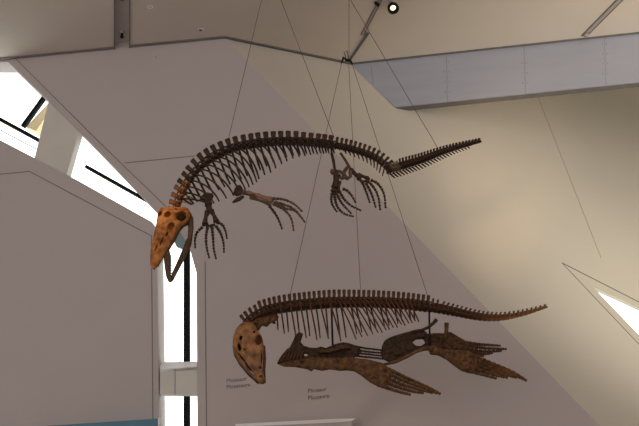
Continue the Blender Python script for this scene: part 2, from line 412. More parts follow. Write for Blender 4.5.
# ------------------------------------------------------------------ low exhibits at the bottom edge
Yt = 13.4
a, b = PY(28, 427, Yt), PY(158, 418.5, Yt)
bm = prism([lz(a, -.05), lz(b, -.05), b, a], [], Vector((0, 1, 0)), .12)
t = empty('exhibit_panel', Vector((a.x, Yt, 0)), 'tall teal printed exhibit panel with white end edge at lower left', 'exhibit panel')
build('board', bm, M_teal, t, smooth=False)
e = PY(159.8, 417, Yt); bm = prism([lz(b, -.05), lz(e, -.05), e, b], [], Vector((0, 1, 0)), .13)
build('edge_post', bm, M_white, t, smooth=False, label='white end edge')
Yw = 13.5
t = empty('display_ledge', Vector((PY(300, 422, Yw).x, Yw, 0)), 'long low display wall with a white sloping top ledge at the bottom edge', 'display wall')
P_ = [(235, 424), (262, 422.6), (300, 420.6), (330, 419), (356, 418.3), (352, 421), (330, 422.6), (300, 424), (262, 425.6), (236, 427.5)]
bm = prism([PY(x, y, Yw) for x, y in P_], [], Vector((0, 1, 0)), .25); build('ledge', bm, M_white, t, smooth=False, label='white ledge')
q = [PY(x, y, Yw+.02) for x, y in P_[5:]]
q = [PY(352, 421, Yw+.02), PY(330, 422.6, Yw+.02), PY(300, 424, Yw+.02), PY(262, 425.6, Yw+.02), PY(236, 427.5, Yw+.02)]
bm = prism(q + [lz(q[-1], -.05), lz(q[0], -.05)], [], Vector((0, 1, 0)), .22); build('base', bm, M_wall, t, smooth=False)

# ================================================================== FOSSILS
def resample(P, step_fn):
    S = spline(P, 24); out = [S[0]]; acc = 0; need = step_fn(S[0].x)
    for a, b in zip(S, S[1:]):
        L = sqrt((b.x-a.x)**2+(b.y-a.y)**2); p = 0
        while acc + (L-p) >= need:
            p += need-acc; t = p/L; out.append(a.lerp(b, t)); acc = 0; need = step_fn(out[-1].x)
        acc += L-p
    return out
def lerp_tab(tab, x):
    if x <= tab[0][0]: return tab[0][1:]
    for a, b in zip(tab, tab[1:]):
        if x <= b[0]:
            t = (x-a[0])/(b[0]-a[0]); return tuple(p+(q-p)*t for p, q in zip(a[1:], b[1:]))
    return tab[-1][1:]
def vertebra(root, c, t, n, b, s, rc, lc, ln, wn, tn, lean, m, msp, chev=0, trans=1.0, cm=None):
    """c centre, t tail-wards, n dorsal, b lateral; sizes in metres"""
    bm = bmesh.new(); rings = []; seg = 10
    for z, r in ((-1, .86), (-.9, 1.0), (-.3, .80), (.3, .80), (.9, 1.0), (1, .86)):
        rings.append([bm.verts.new(c + t*(z*lc/2) + (n*cos(2*pi*k/seg)+b*sin(2*pi*k/seg))*(r*rc*random.uniform(.94, 1.06))) for k in range(seg)])
    for A_, B_ in zip(rings, rings[1:]):
        for k in range(seg): bm.faces.new((A_[k], A_[(k+1) % seg], B_[(k+1) % seg], B_[k]))
    bm.faces.new(rings[0][::-1]); bm.faces.new(rings[-1])
    # neural arch and zygapophyses
    for sg in (-1, 1):
        tube(bm, [c+b*(sg*rc*.6)+n*rc*.6, c+b*(sg*rc*.45)+n*rc*1.3, c+n*rc*1.7], rc*.28, 6)
        tube(bm, [c+b*(sg*rc*.45)+n*rc*1.25, c+b*(sg*rc*.5)+n*rc*1.45+t*lc*.75], [rc*.3, rc*.16], 6)
        tube(bm, [c+b*(sg*rc*.45)+n*rc*1.2, c+b*(sg*rc*.5)+n*rc*1.2-t*lc*.6], [rc*.3, rc*.16], 6)
        if trans: tube(bm, [c+b*(sg*rc*.7), c+b*(sg*rc*(1+trans))-n*rc*.25+t*lc*.1], [rc*.34, rc*.22], 6)
    v = build('vertebra', bm, m, root)
    bm = bmesh.new(); d = (n + t*lean).normalized()
    taper_plate(bm, c+n*rc*1.1, c+n*rc*1.1+d*ln, t, b, wn*.52, wn*.5, tn*.6, tn*.4)
    build('neural_spine', bm, msp, v)
    if chev:
        bm = bmesh.new(); d = (-n + t*(lean*.6+.35)).normalized(); k0 = c-n*rc*.9
        for sg in (-1, 1): tube(bm, [k0+b*sg*rc*.5, k0+d*chev*.35], [rc*.18, rc*.2], 6)
        tube(bm, [k0+d*chev*.3, k0+d*chev], [rc*.34, rc*.2], 6); build('chevron', bm, cm or m, v)
    return v
def rib(root, p0, p1, p2, p3, r, m):
    pts = []
    for k in range(11):
        t = k/10; s = 1-t
        pts.append(p0*s**3+p1*(3*s*s*t)+p2*(3*s*t*t)+p3*t**3)
    bm = bmesh.new(); tube(bm, pts, [r*(1.5 if k == 0 else 1.0 if k < 9 else .8) for k in range(11)], 7, .75)
    build('rib', bm, m, root)
def inside(p, poly):
    x, y = p; c = False; n = len(poly)
    for i in range(n):
        x1, y1 = poly[i]; x2, y2 = poly[(i+1) % n]
        if (y1 > y) != (y2 > y) and x < (x2-x1)*(y-y1)/(y2-y1)+x1: c = not c
    return c
def closest(p, polys):
    best = 1e9; bq = p
    for poly in polys:
        n = len(poly)
        for i in range(n):
            ax, ay = poly[i]; bx, by = poly[(i+1) % n]; dx, dy = bx-ax, by-ay; L = dx*dx+dy*dy or 1e-9
            t = max(0, min(1, ((p[0]-ax)*dx+(p[1]-ay)*dy)/L)); q = (ax+dx*t, ay+dy*t)
            d = (q[0]-p[0])**2+(q[1]-p[1])**2
            if d < best: best = d; bq = q
    return bq, sqrt(best)
def slab(bm, poly, Yf, thick, holes=(), step=1.0, rough=.35, edge=3.0, ridge=None):
    """organic bone plate: outline at depth Yf(x,y), thickness in image units, pillow section"""
    xs = [p[0] for p in poly]; ys = [p[1] for p in poly]
    ix0, ix1 = math.floor(min(xs)/step)-1, math.ceil(max(xs)/step)+1
    iy0, iy1 = math.floor(min(ys)/step)-1, math.ceil(max(ys)/step)+1
    keep = set()
    for i in range(ix0, ix1):
        for j in range(iy0, iy1):
            c = ((i+.5)*step, (j+.5)*step)
            if inside(c, poly) and not any(inside(c, h) for h in holes): keep.add((i, j))
    if not keep: return
    polys = [poly]+list(holes); vf, vb = {}, {}
    for (i, j) in keep:
        for di in (0, 1):
            for dj in (0, 1):
                k = (i+di, j+dj)
                if k in vf: continue
                bd = not all((k[0]-a, k[1]-b_) in keep for a in (0, 1) for b_ in (0, 1))
                p = (k[0]*step, k[1]*step); q, d = closest(p, polys)
                if bd: p = q; h = .0
                else: h = min(1, d/edge); h = sqrt(max(0, 1-(1-h)**2))
                Y = Yf(*p); s = px(Y)
                nz = noise.noise(Vector((p[0]*.45, p[1]*.45, thick)))*rough
                rg = ridge(*p) if ridge else 0
                hf = thick*.5*h*(1+nz*1.2+rg)
                base = PY(p[0], p[1], Y)
                vf[k] = bm.verts.new(base - Vector((0, 1, 0))*(hf*s+.002))
                vb[k] = bm.verts.new(base + Vector((0, 1, 0))*(thick*.5*h*(1+nz)*s+.002))
    ed = {}
    for (i, j) in keep:
        q = [(i, j), (i+1, j), (i+1, j+1), (i, j+1)]
        try: bm.faces.new([vf[k] for k in q])
        except ValueError: pass
        try: bm.faces.new([vb[k] for k in q][::-1])
        except ValueError: pass
        for a, b_ in zip(q, q[1:]+q[:1]):
            e_ = (a, b_) if (b_, a) not in ed else None
            if e_: ed[(a, b_)] = 1
            else: del ed[(b_, a)]
    for (a, b_) in ed:
        try: bm.faces.new((vf[a], vf[b_], vb[b_], vb[a]))
        except ValueError: pass
def phal(bm, pts, r0, r1, n, Yf, gap=.12):
    """chain of hourglass finger bones along an image-space polyline"""
    S = spline([(x, y, 0) for x, y in pts], 12); L = [0]
    for a, b in zip(S, S[1:]): L.append(L[-1]+(b-a).length)
    def at(d):
        for i in range(len(L)-1):
            if d <= L[i+1]+1e-9: return S[i].lerp(S[i+1], (d-L[i])/max(1e-9, L[i+1]-L[i]))
        return S[-1]
    for k in range(n):
        a, b = k/n, (k+1-gap)/n
        ps = []; rs = []
        for q, f in ((0, .8), (.1, 1.15), (.35, .78), (.65, .78), (.9, 1.1), (1, .75)):
            t = a+(b-a)*q; w_ = at(t*L[-1]); Y = Yf(w_.x, w_.y)
            ps.append(PY(w_.x, w_.y, Y)); rs.append((r0+(r1-r0)*t)*f*px(Y)*1.55)
        tube(bm, ps, rs, 7)
def bone(bm, a, b, r, Yf, flare=1.6, bend=0, seg=9):
    """long bone between two image points"""
    (x0, y0), (x1, y1) = a, b; r *= 1.3; ps = []; rs = []
    for q, f in ((0, .7), (.06, 1), (.2, .8), (.5, .62), (.8, .8), (.94, 1), (1, .7)):
        x = x0+(x1-x0)*q - (y1-y0)*bend*sin(pi*q); y = y0+(y1-y0)*q + (x1-x0)*bend*sin(pi*q); Y = Yf(x, y)
        ps.append(PY(x, y, Y)); rs.append(r*(1 if f < .65 else f*flare)*px(Y))
    tube(bm, ps, rs, seg)
def knob(bm, c, r, Yf, sq=1.0):
    Y = Yf(*c); p = PY(*c, Y); s = px(Y)*r
    m_ = Matrix.Translation(p) @ Matrix.Diagonal((s, s*.8, s*sq, 1))
    res = bmesh.ops.create_icosphere(bm, subdivisions=2, radius=1, matrix=m_)
    for v in res['verts']: v.co += (v.co-p)*(noise.noise(v.co*38)*.5)
def carve(o, cutters):
    """cut real openings, then discard the cutters"""
    tmp = []
    for c, r, in cutters:
        bm = bmesh.new(); bmesh.ops.create_icosphere(bm, subdivisions=3, radius=1, matrix=Matrix.Translation(c) @ Matrix.Rotation(r[3], 4, 'Y') @ Matrix.Diagonal((r[0], r[1], r[2], 1)))
        me = bpy.data.meshes.new('cut'); bm.to_mesh(me); bm.free(); co_ = bpy.data.objects.new('cut', me); COL.objects.link(co_); tmp.append(co_)
        md = o.modifiers.new('cut', 'BOOLEAN'); md.operation = 'DIFFERENCE'; md.object = co_; md.solver = 'EXACT'
    bpy.context.view_layer.update()
    dg = bpy.context.evaluated_depsgraph_get(); me = bpy.data.meshes.new_from_object(o.evaluated_get(dg))
    o.modifiers.clear(); old = o.data; o.data = me; bpy.data.meshes.remove(old)
    for p in me.polygons: p.use_smooth = True
    for t in tmp: d = t.data; bpy.data.objects.remove(t); bpy.data.meshes.remove(d)
def loft_skull(secs, Yf, thick, shear=0, seg=24, back=None):
    """secs: (y, xl, xr, thickness factor); sections stacked down the image"""
    S = spline([(s[0], s[1], s[2]) for s in secs], 4); T = spline([(s[3], s[4] if len(s) > 4 else 0, 0) for s in secs], 4)
    bm = bmesh.new(); rings = []
    for s, t in zip(S, T):
        y, xl, xr = s; c = (xl+xr)/2; hw = (xr-xl)/2; ring = []
        for k in range(seg):
            a = 2*pi*k/seg; ca, sa = cos(a), sin(a)
            ca = math.copysign(abs(ca)**.8, ca); sa = math.copysign(abs(sa)**.8, sa)
            x = c+hw*ca; yy = y + t.y*ca; Y = Yf(x, yy)
            p = PY(x, yy, Y); s_ = px(Y)
            nz = 1+noise.noise(Vector((x*.35, yy*.35, a*.9)))*.38
            d = thick*t.x*sa*nz*s_
            ring.append(bm.verts.new(p + Vector((0, -d, 0))))
        rings.append(ring)
    for a, b in zip(rings, rings[1:]):
        for k in range(seg): bm.faces.new((a[k], a[(k+1) % seg], b[(k+1) % seg], b[k]))
    bm.faces.new(rings[0][::-1]); bm.faces.new(rings[-1])
    return bm

# ------------------------------------------------------------------ mosasaur
def MY(x, y=0): return MY0 + (x-170)/311*(MY1-MY0)
mroot = empty('mosasaur_skeleton', PY(300, 141, MY(300)), 'upper hanging marine reptile skeleton with orange open-jawed skull and clawed paddles', 'skeleton')
mc = [(177, 211), (179, 202), (182.5, 193), (187.5, 184), (193.5, 175.5), (200, 168), (208, 161.5), (217, 156), (228, 151), (240, 147.2), (255, 144.6), (270, 143), (285, 142.4),
      (300, 142.6), (315, 143.8), (330, 145.6), (345, 148.3), (358, 151.8), (370, 156), (379, 161), (386, 167)]
mt_ = [(388.5, 170.5), (396, 168.6), (407, 165.2), (419, 161.6), (430, 157.4), (442, 152.8), (454, 148.8), (465, 145.6), (477, 142.3), (481.5, 141)]
A1 = resample([(x, y, 0) for x, y in mc], lambda x: 6.9 if x < 185 else 7.3 if x < 318 else 6.2 if x < 332 else 4.5)
A2 = resample([(x, y, 0) for x, y in mt_], lambda x: 3.3)
bl_m = Vector((MY1-MY0, -(PY(481, 141, MY1).x-PY(170, 141, MY0).x), 0)).normalized()   # lateral axis, towards the viewer
def chain(C, Yf, blat):
    P3 = [PY(c.x, c.y, Yf(c.x)) for c in C]; out = []
    for i, p in enumerate(P3):
        t = (P3[min(i+1, len(P3)-1)]-P3[max(i-1, 0)]).normalized(); n = blat.cross(t).normalized()
        if n.z < 0 and i > 0 and abs(n.z) > .3: n = -n
        b = t.cross(n).normalized(); out.append((p, t, n, b))
    return out
mch = chain(A1, MY, bl_m)
for i, ((p, t, n, b), c) in enumerate(zip(mch, A1)):
    if i == 0 or n.dot(mch[i-1][2]) < 0 and False: pass
    s = px(MY(c.x)); x = c.x
    if x > 332: ln, wn, rc, lc, ch = 8.2, 3.0, 2.8, 4.2, 3+6*min(1, (x-340)/40) if x > 345 else 0
    elif x > 205: ln, wn, rc, lc, ch = 9.2+ (0 if x < 300 else -.8), 5.6, 3.5, 6.6, 0
    else: ln, wn, rc, lc, ch = 6.0+(x-177)*.115, 5.2, 3.3, 6.0, 0
    if n.z < -.1 and n.x > 0: n = -n
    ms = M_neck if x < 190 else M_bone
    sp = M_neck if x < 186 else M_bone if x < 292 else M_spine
    vertebra(mroot, p, t, n, b, s, rc*s, lc*s, ln*s, wn*s, 2.2*s, .12+random.uniform(-.05, .05), ms, sp, ch*s, trans=1.6 if x < 332 else .9)
mch2 = chain(A2, MY, bl_m); N2 = len(A2)
for i, ((p, t, n, b), c) in enumerate(zip(mch2, A2)):
    s = px(MY(c.x)); k = 1-i/N2; first = 1 <= i < 4
    vertebra(mroot, p, t, n, b, s, (1.5+1.9*k**.7)*s, 2.9*s, (2.0+4.2*min(1, k*1.3)*(.6 if first else 1))*s, 2.5*s, 1.6*s, .45, M_ochre if first else M_bone, M_ochre if first else M_spine, (2.2+5.2*min(1, k*1.2))*s if i < N2-4 else 0, trans=.8 if k > .4 else 0, cm=M_bone)
# ribs
tipn = [(183, 204, 205), (190, 212, 202), (196, 221, 198), (202, 229, 194.5), (210, 237, 190.5), (220, 244, 186.5), (228, 249, 183.5), (236, 254.5, 180.5), (244, 261, 175.5), (252, 268, 173), (259, 273, 169),
        (266, 279, 164.5), (274, 285, 161.5), (282, 292, 158.5), (289, 298, 157), (297, 304.5, 156), (305, 311, 155), (315, 320.5, 154), (325, 329, 153.5), (333, 336, 153.5)]
for i, ((p, t, n, b), c) in enumerate(zip(mch, A1)):
    if c.x < 180 or c.x > 334: continue
    Y = MY(c.x); s = px(Y); tx, ty = lerp_tab(tipn, c.x); dx, dy = tx-c.x, ty-c.y; L = math.hypot(dx, dy)
    bulge = min(.34, L*s*.55)
    for sg, kx, ky in ((1, 1.28 if c.x < 235 else 1.15, 1.0), (-1, .50, .90)):
        ex, ey = c.x+dx*kx, c.y+dy*ky
        D = lambda f: Y - sg*bulge*f
        k1, k2 = (.50, .86) if sg > 0 else (.22, .55)
        q0 = PY(c.x, c.y+1, D(.1)); q1 = PY(c.x+dx*k1*kx, c.y+dy*.12, D(.9))
        q2 = PY(c.x+dx*k2*kx, c.y+dy*.58, D(1.1)); q3 = PY(ex, ey, D(.8))
        # keep the drawn slant although the rib bows sideways
        rib(mroot, q0, q1, q2, q3, (1.2 if L > 14 else 1.0)*s, M_bone)
# neck ribs
for (x, y) in ((176, 208), (178, 202), (181, 196)):
    rib(mroot, PY(x, y, MY0), PY(x+4, y-1, MY0-.05), PY(x+9, y, MY0-.06), PY(x+13, y+3, MY0), .009, M_neck)
# skull
def SY(x, y): return MY0 - .25 + (x-170)*.004 - (y-210)*.004
secs = [(207.5, 162, 186, .35), (209, 160, 188.5, .7), (213.5, 158, 190, .95), (220, 156.8, 189, 1.0), (227, 155.8, 181, .95), (234, 154.3, 176, .85), (243, 152.2, 171.8, .75), (252, 150.6, 166, .65),
        (260, 150.2, 161.8, .5), (265.5, 150.6, 158.2, .4), (268.5, 152, 155.5, .25)]
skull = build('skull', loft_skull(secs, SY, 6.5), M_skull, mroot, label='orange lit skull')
s9 = px(9.2)
def cut(x, y, rx, rz, rot=0, dep=7.5, off=4.0):
    Y = SY(x, y) if y < 300 else 0
    return (PY(x, y, SY(x, y)) + Vector((0, -off*s9, 0)), (rx*s9, dep*s9, rz*s9, rot))
cuts = [cut(160.6, 215, 2.2, 3.4, .2), cut(168.8, 216.5, 2.6, 3.7), cut(172, 227.6, 3.2, 4, .4), cut(162.5, 243, .8, 5.5, .28), cut(157, 249, .7, 5, .2), cut(167.5, 236, .9, 3, .3)]
cuts.append((PY(181.5, 218, SY(181.5, 218)), (5.3*s9, 14*s9, 6.6*s9, .3)))
cuts.append((PY(176.5, 210.8, SY(176, 211))+Vector((0, -5*s9, 0)), (1.8*s9, 4*s9, .9*s9, 0)))
# cut origins are in world space, the skull is still at world placement
skl = skull.parent; skull.parent = None; skull.location = WL[skull]; bpy.context.view_layer.update()
carve(skull, cuts)
skull.parent = mroot; skull.location = WL[skull]-WL[mroot]
bm = bmesh.new()
for i in range(11):
    t = i/10; x = 167.5-9.5*t; y = 247+17*t
    p = PY(x, y, SY(x, y)); tube(bm, [p, PY(x+1.6, y+3.3, SY(x, y)-.01)], [.8*s9, .12*s9], 6)
for i in range(7):
    t = i/6; x = 151+3*t; y = 262+6*t; p = PY(x, y, SY(x, y)+.03); tube(bm, [p, PY(x+.6, y+3, SY(x, y)+.02)], [.7*s9, .1*s9], 6)
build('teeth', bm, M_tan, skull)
bm = bmesh.new(); slab(bm, [(175, 211), (182, 209.5), (188, 212), (190, 218), (188, 225), (182, 228), (176, 225), (173.5, 218)], lambda x, y: SY(x, y)+.13, 4, rough=1)  # slab added so the skull opening looks dark inside, as if shaded
build('dark_backing', bm, M_bone, skull, label='added dark backing behind the skull opening')
bm = bmesh.new(); S_ = lambda x, y: SY(x, y)+.06
tube(bm, [PY(x, y, S_(x, y)) for x, y in ((188, 213), (190.5, 219), (191, 228), (190, 238), (188.3, 246))], [2.6*s9, 3.1*s9, 2.8*s9, 2.5*s9, 2.8*s9], 9)
tube(bm, [PY(x, y, S_(x, y)) for x, y in ((178, 232), (174.5, 238), (172, 243), (168, 250))], [1.6*s9, 2.2*s9, 1.8*s9, 1.4*s9], 8)
tube(bm, [PY(x, y, S_(x, y)+.05) for x, y in ((186, 223), (180, 230), (175, 236))], [1.2*s9, 1.0*s9, 1.2*s9], 8)
knob(bm, (187.5, 246), 3.0, S_, 1.2)
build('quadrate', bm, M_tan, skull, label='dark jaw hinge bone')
bm = bmesh.new()
tube(bm, [PY(x, y, SY(x, y)+.02) for x, y in ((166.5, 250), (167.5, 258), (168, 268), (168.6, 276), (170.3, 281))], [2.6*s9, 3.4*s9, 2.8*s9, 2.2*s9, 1.8*s9], 9, 1.1)
tube(bm, [PY(x, y, SY(x, y)+.05) for x, y in ((189, 240), (186, 249), (181, 260), (176, 270), (171.5, 279.5))], [2.6*s9, 3.0*s9, 2.6*s9, 2.2*s9, 1.9*s9], 9, 1.1)
knob(bm, (170.6, 280.3), 2.1, lambda x, y: SY(x, y)+.03)
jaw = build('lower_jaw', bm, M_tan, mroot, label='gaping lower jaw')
bm = bmesh.new()
for i in range(9):
    t = i/8; p = PY(185-12*t, 253+23*t, SY(175, 265)+.04); tube(bm, [p, p+Vector((-.03, -.005, .012))], [.008, .0015], 6)
    pass
build('teeth', bm, M_tan, jaw)
bm = bmesh.new()
for i in range(9):
    t = i/8; p = PY(170+.6*t, 256+20*t, SY(170, 265)+.02); tube(bm, [p, p+Vector((.026, 0, .008))], [.007, .0015], 6)
build('teeth', bm, M_tan, jaw)

# paddles
def limb(name, parts, label=None):
    """parts: list of (sub name, material, list of draw calls); the first is the parent mesh"""
    root = None
    for nm, m, fn in parts:
        bm = bmesh.new(); fn(bm)
        o = build(nm, bm, m, root or mroot_cur[0]); root = root or o
    if label: root['label'] = label
    return root
mroot_cur = [mroot]
Yb = 9.35
f1 = lambda x, y: Yb
def shoulder1(bm):
    slab(bm, [(201, 197), (205, 192), (210, 193), (213.5, 197), (211, 201), (213, 203), (208, 204), (203, 202), (199, 200)], f1, 3.5, rough=1)
    knob(bm, (208, 204.5), 3.0, f1); knob(bm, (204, 198), 3.6, f1); knob(bm, (210, 196), 3.4, f1)
limb('front_paddle', [('front_paddle', M_bone, shoulder1),
    ('humerus', M_bone, lambda bm: (bone(bm, (208.5, 203), (209.5, 212), 2.2, f1, 1.5), knob(bm, (208, 208), 2.2, f1))),
    ('radius', M_bone, lambda bm: bone(bm, (208, 211), (205, 224.5), 1.5, f1, 1.7, .06)),
    ('ulna', M_bone, lambda bm: bone(bm, (210.5, 210), (216.5, 222), 1.4, f1, 1.8, -.05)),
    ('carpals', M_bone, lambda bm: [knob(bm, c, 1.7, f1) for c in ((204, 225), (207.5, 225.5), (211, 226), (214, 225), (217.5, 223))]),
    ] + [('digit', M_bone, (lambda pts, n: lambda bm: phal(bm, pts, 1.15, .6, n, f1))(pts, n)) for pts, n in (
    (((202.5, 227), (197.5, 232), (195, 239), (195.3, 249)), 4), (((207.5, 227.5), (206, 237), (206.8, 248), (209.5, 259)), 5),
    (((212, 227.5), (213, 238), (213.8, 249), (216.3, 260)), 5), (((216, 226), (220.5, 233), (223.5, 243), (224, 253.5)), 5), (((218.5, 222.5), (222.5, 225), (225.5, 231), (227, 239.5)), 4))])
Yb2 = 9.25
f2 = lambda x, y: Yb2 - (x-240)*.004
def shoulder2(bm):
    slab(bm, [(234, 190), (236, 186), (240, 184.5), (242, 187), (244, 191.5), (241, 195.5), (236, 196.5), (233, 194)], f2, 4, rough=1)
    slab(bm, [(232, 202), (236, 198), (243, 195), (245, 197), (240, 201), (233, 203.5)], f2, 2, rough=.6)
limb('front_paddle', [('front_paddle', M_bone, shoulder2),
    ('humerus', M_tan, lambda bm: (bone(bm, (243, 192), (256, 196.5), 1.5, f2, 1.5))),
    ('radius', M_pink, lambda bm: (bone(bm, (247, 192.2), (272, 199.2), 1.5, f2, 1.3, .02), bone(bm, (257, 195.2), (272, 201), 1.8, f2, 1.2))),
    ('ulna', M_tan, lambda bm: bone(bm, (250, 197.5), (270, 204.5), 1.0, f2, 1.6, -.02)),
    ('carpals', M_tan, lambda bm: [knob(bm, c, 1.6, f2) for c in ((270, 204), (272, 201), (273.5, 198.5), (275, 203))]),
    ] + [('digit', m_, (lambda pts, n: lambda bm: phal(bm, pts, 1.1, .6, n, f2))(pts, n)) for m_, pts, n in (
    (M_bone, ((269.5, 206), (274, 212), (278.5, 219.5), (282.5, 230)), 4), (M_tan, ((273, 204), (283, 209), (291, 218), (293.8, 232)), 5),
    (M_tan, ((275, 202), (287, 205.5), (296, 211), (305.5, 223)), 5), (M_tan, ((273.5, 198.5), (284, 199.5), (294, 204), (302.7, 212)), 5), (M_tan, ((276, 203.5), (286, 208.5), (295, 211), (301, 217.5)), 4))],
    )
f3 = lambda x, y: 9.95
f4 = lambda x, y: 10.3 - (x-345)*.003
ileum = lambda pts, r, f: (lambda bm: tube(bm, [PY(x, y, f(x, y)) for x, y in pts], [q*px(10) for q in r], 8))
limb('hind_paddle', [('hind_paddle', M_bone, ileum(((331.5, 153), (333.5, 161), (334.5, 168), (336, 176)), (1.5, 1.6, 1.3, 2), f3)),
    ('pubis', M_tan, lambda bm: (knob(bm, (333, 172), 3.3, f3), tube(bm, [PY(x, y, 10) for x, y in ((335, 171), (340, 171.5), (344, 174), (347, 177), (342, 178.5), (339, 176))], [1.8*.0121]*6, 8))),
    ('femur', M_bone, lambda bm: (bone(bm, (337, 174), (335, 188), 2.2, f3, 1.5), knob(bm, (339.5, 182), 1.8, f3))),
    ('tibia', M_bone, lambda bm: (bone(bm, (335.5, 183), (333, 192), 1.5, f3), bone(bm, (339, 182), (338, 192), 1.3, f3))),
    ('tarsals', M_bone, lambda bm: [knob(bm, c, 1.8, f3) for c in ((333, 190), (336, 191.5), (339, 190.5))]),
    ] + [('digit', M_bone, (lambda pts, n: lambda bm: phal(bm, pts, 1.15, .65, n, f3))(pts, n)) for pts, n in (
    (((332, 193), (331.3, 200), (333, 206), (337.5, 212.5)), 4), (((334, 193), (337, 206), (344, 213.5), (354.5, 216.7)), 6),
    (((336.4, 193), (341, 202), (346, 208), (352, 214.2)), 5), (((339.5, 191.5), (344.5, 199.5), (351, 205.5), (362, 211)), 5), (((342.6, 188.8), (347, 190.5), (352, 196), (356, 203.5)), 3))])
limb('hind_paddle', [('hind_paddle', M_tan, ileum(((340.5, 153), (345.5, 160.5), (350, 168), (351.5, 172)), (1.3, 1.5, 1.4, 1.8), f4)),
    ('pubis', M_tan, lambda bm: (tube(bm, [PY(x, y, 10.15) for x, y in ((347.5, 167), (344.5, 171), (343.5, 176), (347, 179), (350.5, 176.5), (350, 171))], [1.9*.0121]*6, 8))),
    ('femur', M_bone, lambda bm: (bone(bm, (350, 169.5), (360.5, 178.5), 1.6, f4, 1.5))),
    ('tibia', M_bone, lambda bm: (bone(bm, (358, 174.5), (368.5, 178.5), 1.2, f4), bone(bm, (358, 178), (363.5, 183), 1.2, f4))),
    ('tarsals', M_bone, lambda bm: [knob(bm, c, 1.6, f4) for c in ((362.5, 181.5), (366, 181), (369, 179))]),
    ] + [('digit', M_bone, (lambda pts, n: lambda bm: phal(bm, pts, 1.1, .65, n, f4))(pts, n)) for pts, n in (
    (((362.7, 183), (365.5, 190), (368, 197), (370, 203.5)), 4), (((366, 183), (370, 190.5), (373, 198), (376, 208.5)), 4),
    (((367.6, 181), (373, 186.5), (378, 196), (380.4, 211)), 5), (((371, 180), (378, 184), (384, 194), (385.7, 209)), 5))])

# ------------------------------------------------------------------ pliosaur
PY0, PY1 = 10.5, 11.9
def QY(x, y=0): return PY0 + (x-240)/306*(PY1-PY0)
proot = empty('pliosaur_skeleton', PY(390, 345, QY(390)), 'lower hanging marine reptile skeleton with four broad flippers and a downturned brown skull', 'skeleton')
mroot_cur[0] = proot
pc = [(248, 324), (254, 318.5), (262, 314.3), (272, 311.2), (285, 308.6), (300, 306.8), (315, 305.4), (330, 304.4), (345, 304), (360, 304), (375, 304.2), (390, 304.8), (405, 305.8), (420, 307.3), (435, 309.4), (450, 312.2),
      (465, 315.4), (480, 318), (495, 318.8), (510, 317.2), (525, 313.8), (537, 310.2), (546.5, 307)]
PC = resample([(x, y, 0) for x, y in pc], lambda x: 4.6 if x < 275 else 4.9 if x < 430 else 4.6)
bl_p = Vector((PY1-PY0, -(PY(546, 307, PY1).x-PY(240, 310, PY0).x), 0)).normalized()
pch = chain(PC, QY, bl_p)
for i, ((p, t, n, b), c) in enumerate(zip(pch, PC)):
    s = px(QY(c.x)); x = c.x
    if n.z < -.1 and n.x > 0: n = -n
    if x < 430: rc, ln, wn = 4.3, 8.4+max(0, 5-abs(x-335)/20)*.3, 3.2
    else:
        k = (546.5-x)/116; rc, ln, wn = 1.1+2.7*k**.8, 2.0+4.8*k, 1.9
    if x < 262: rc, ln = 3.6, 7.5
    vertebra(proot, p, t, n, b, s, rc*s, 4.1*s, ln*s, wn*s, 1.8*s, .10 if x < 440 else .45, M_pbone, M_pbone, 0, trans=.5 if x < 430 else .35)
ptip = [(262, 265, 327), (270, 273, 331), (280, 283, 334), (292, 297, 336), (304, 310, 338), (316, 323, 339), (330, 341, 340), (338, 354, 340), (348, 366, 337), (358, 377, 334), (366, 384, 332), (376, 391, 328), (388, 401, 326), (400, 410, 323), (412, 418, 321.5), (418, 422, 320)]
for i, ((p, t, n, b), c) in enumerate(zip(pch, PC)):
    if c.x < 272 or c.x > 418: continue
    Y = QY(c.x); s = px(Y); tx, ty = lerp_tab(ptip, c.x); dx, dy = tx-c.x, ty-c.y; L = math.hypot(dx, dy); ty += random.uniform(-1.5, 1.5)
    bulge = .26
    slant = lerp_tab([(270, .2), (330, .6), (350, 1.2), (410, 1.0)], c.x)[0]
    for sg, ox in ((1, 0), (-1, -2.5)):
        if c.x < 338 and (i % 2) == (sg > 0): continue
        if c.x >= 338 and sg < 0 and i % 3 == 0: continue
        k = slant if sg > 0 else slant*.3
        sx_ = c.x-3*slant if sg > 0 else c.x
        D = lambda f: Y - sg*bulge*f
        ex = tx if sg > 0 else c.x+dx*(.85 if c.x < 325 else .45)-1
        q0 = PY(sx_, c.y-(4.5 if sg > 0 else 1), D(.2)); q1 = PY(sx_+(ex-sx_)*.3, c.y+3, D(.8))
        q2 = PY(sx_+(ex-sx_)*.68, c.y+dy*.55, D(1)); q3 = PY(ex, ty if sg > 0 else ty-2, D(.8))
        rib(proot, q0, q1, q2, q3, .82*s, M_prib if sg > 0 else M_pbone)
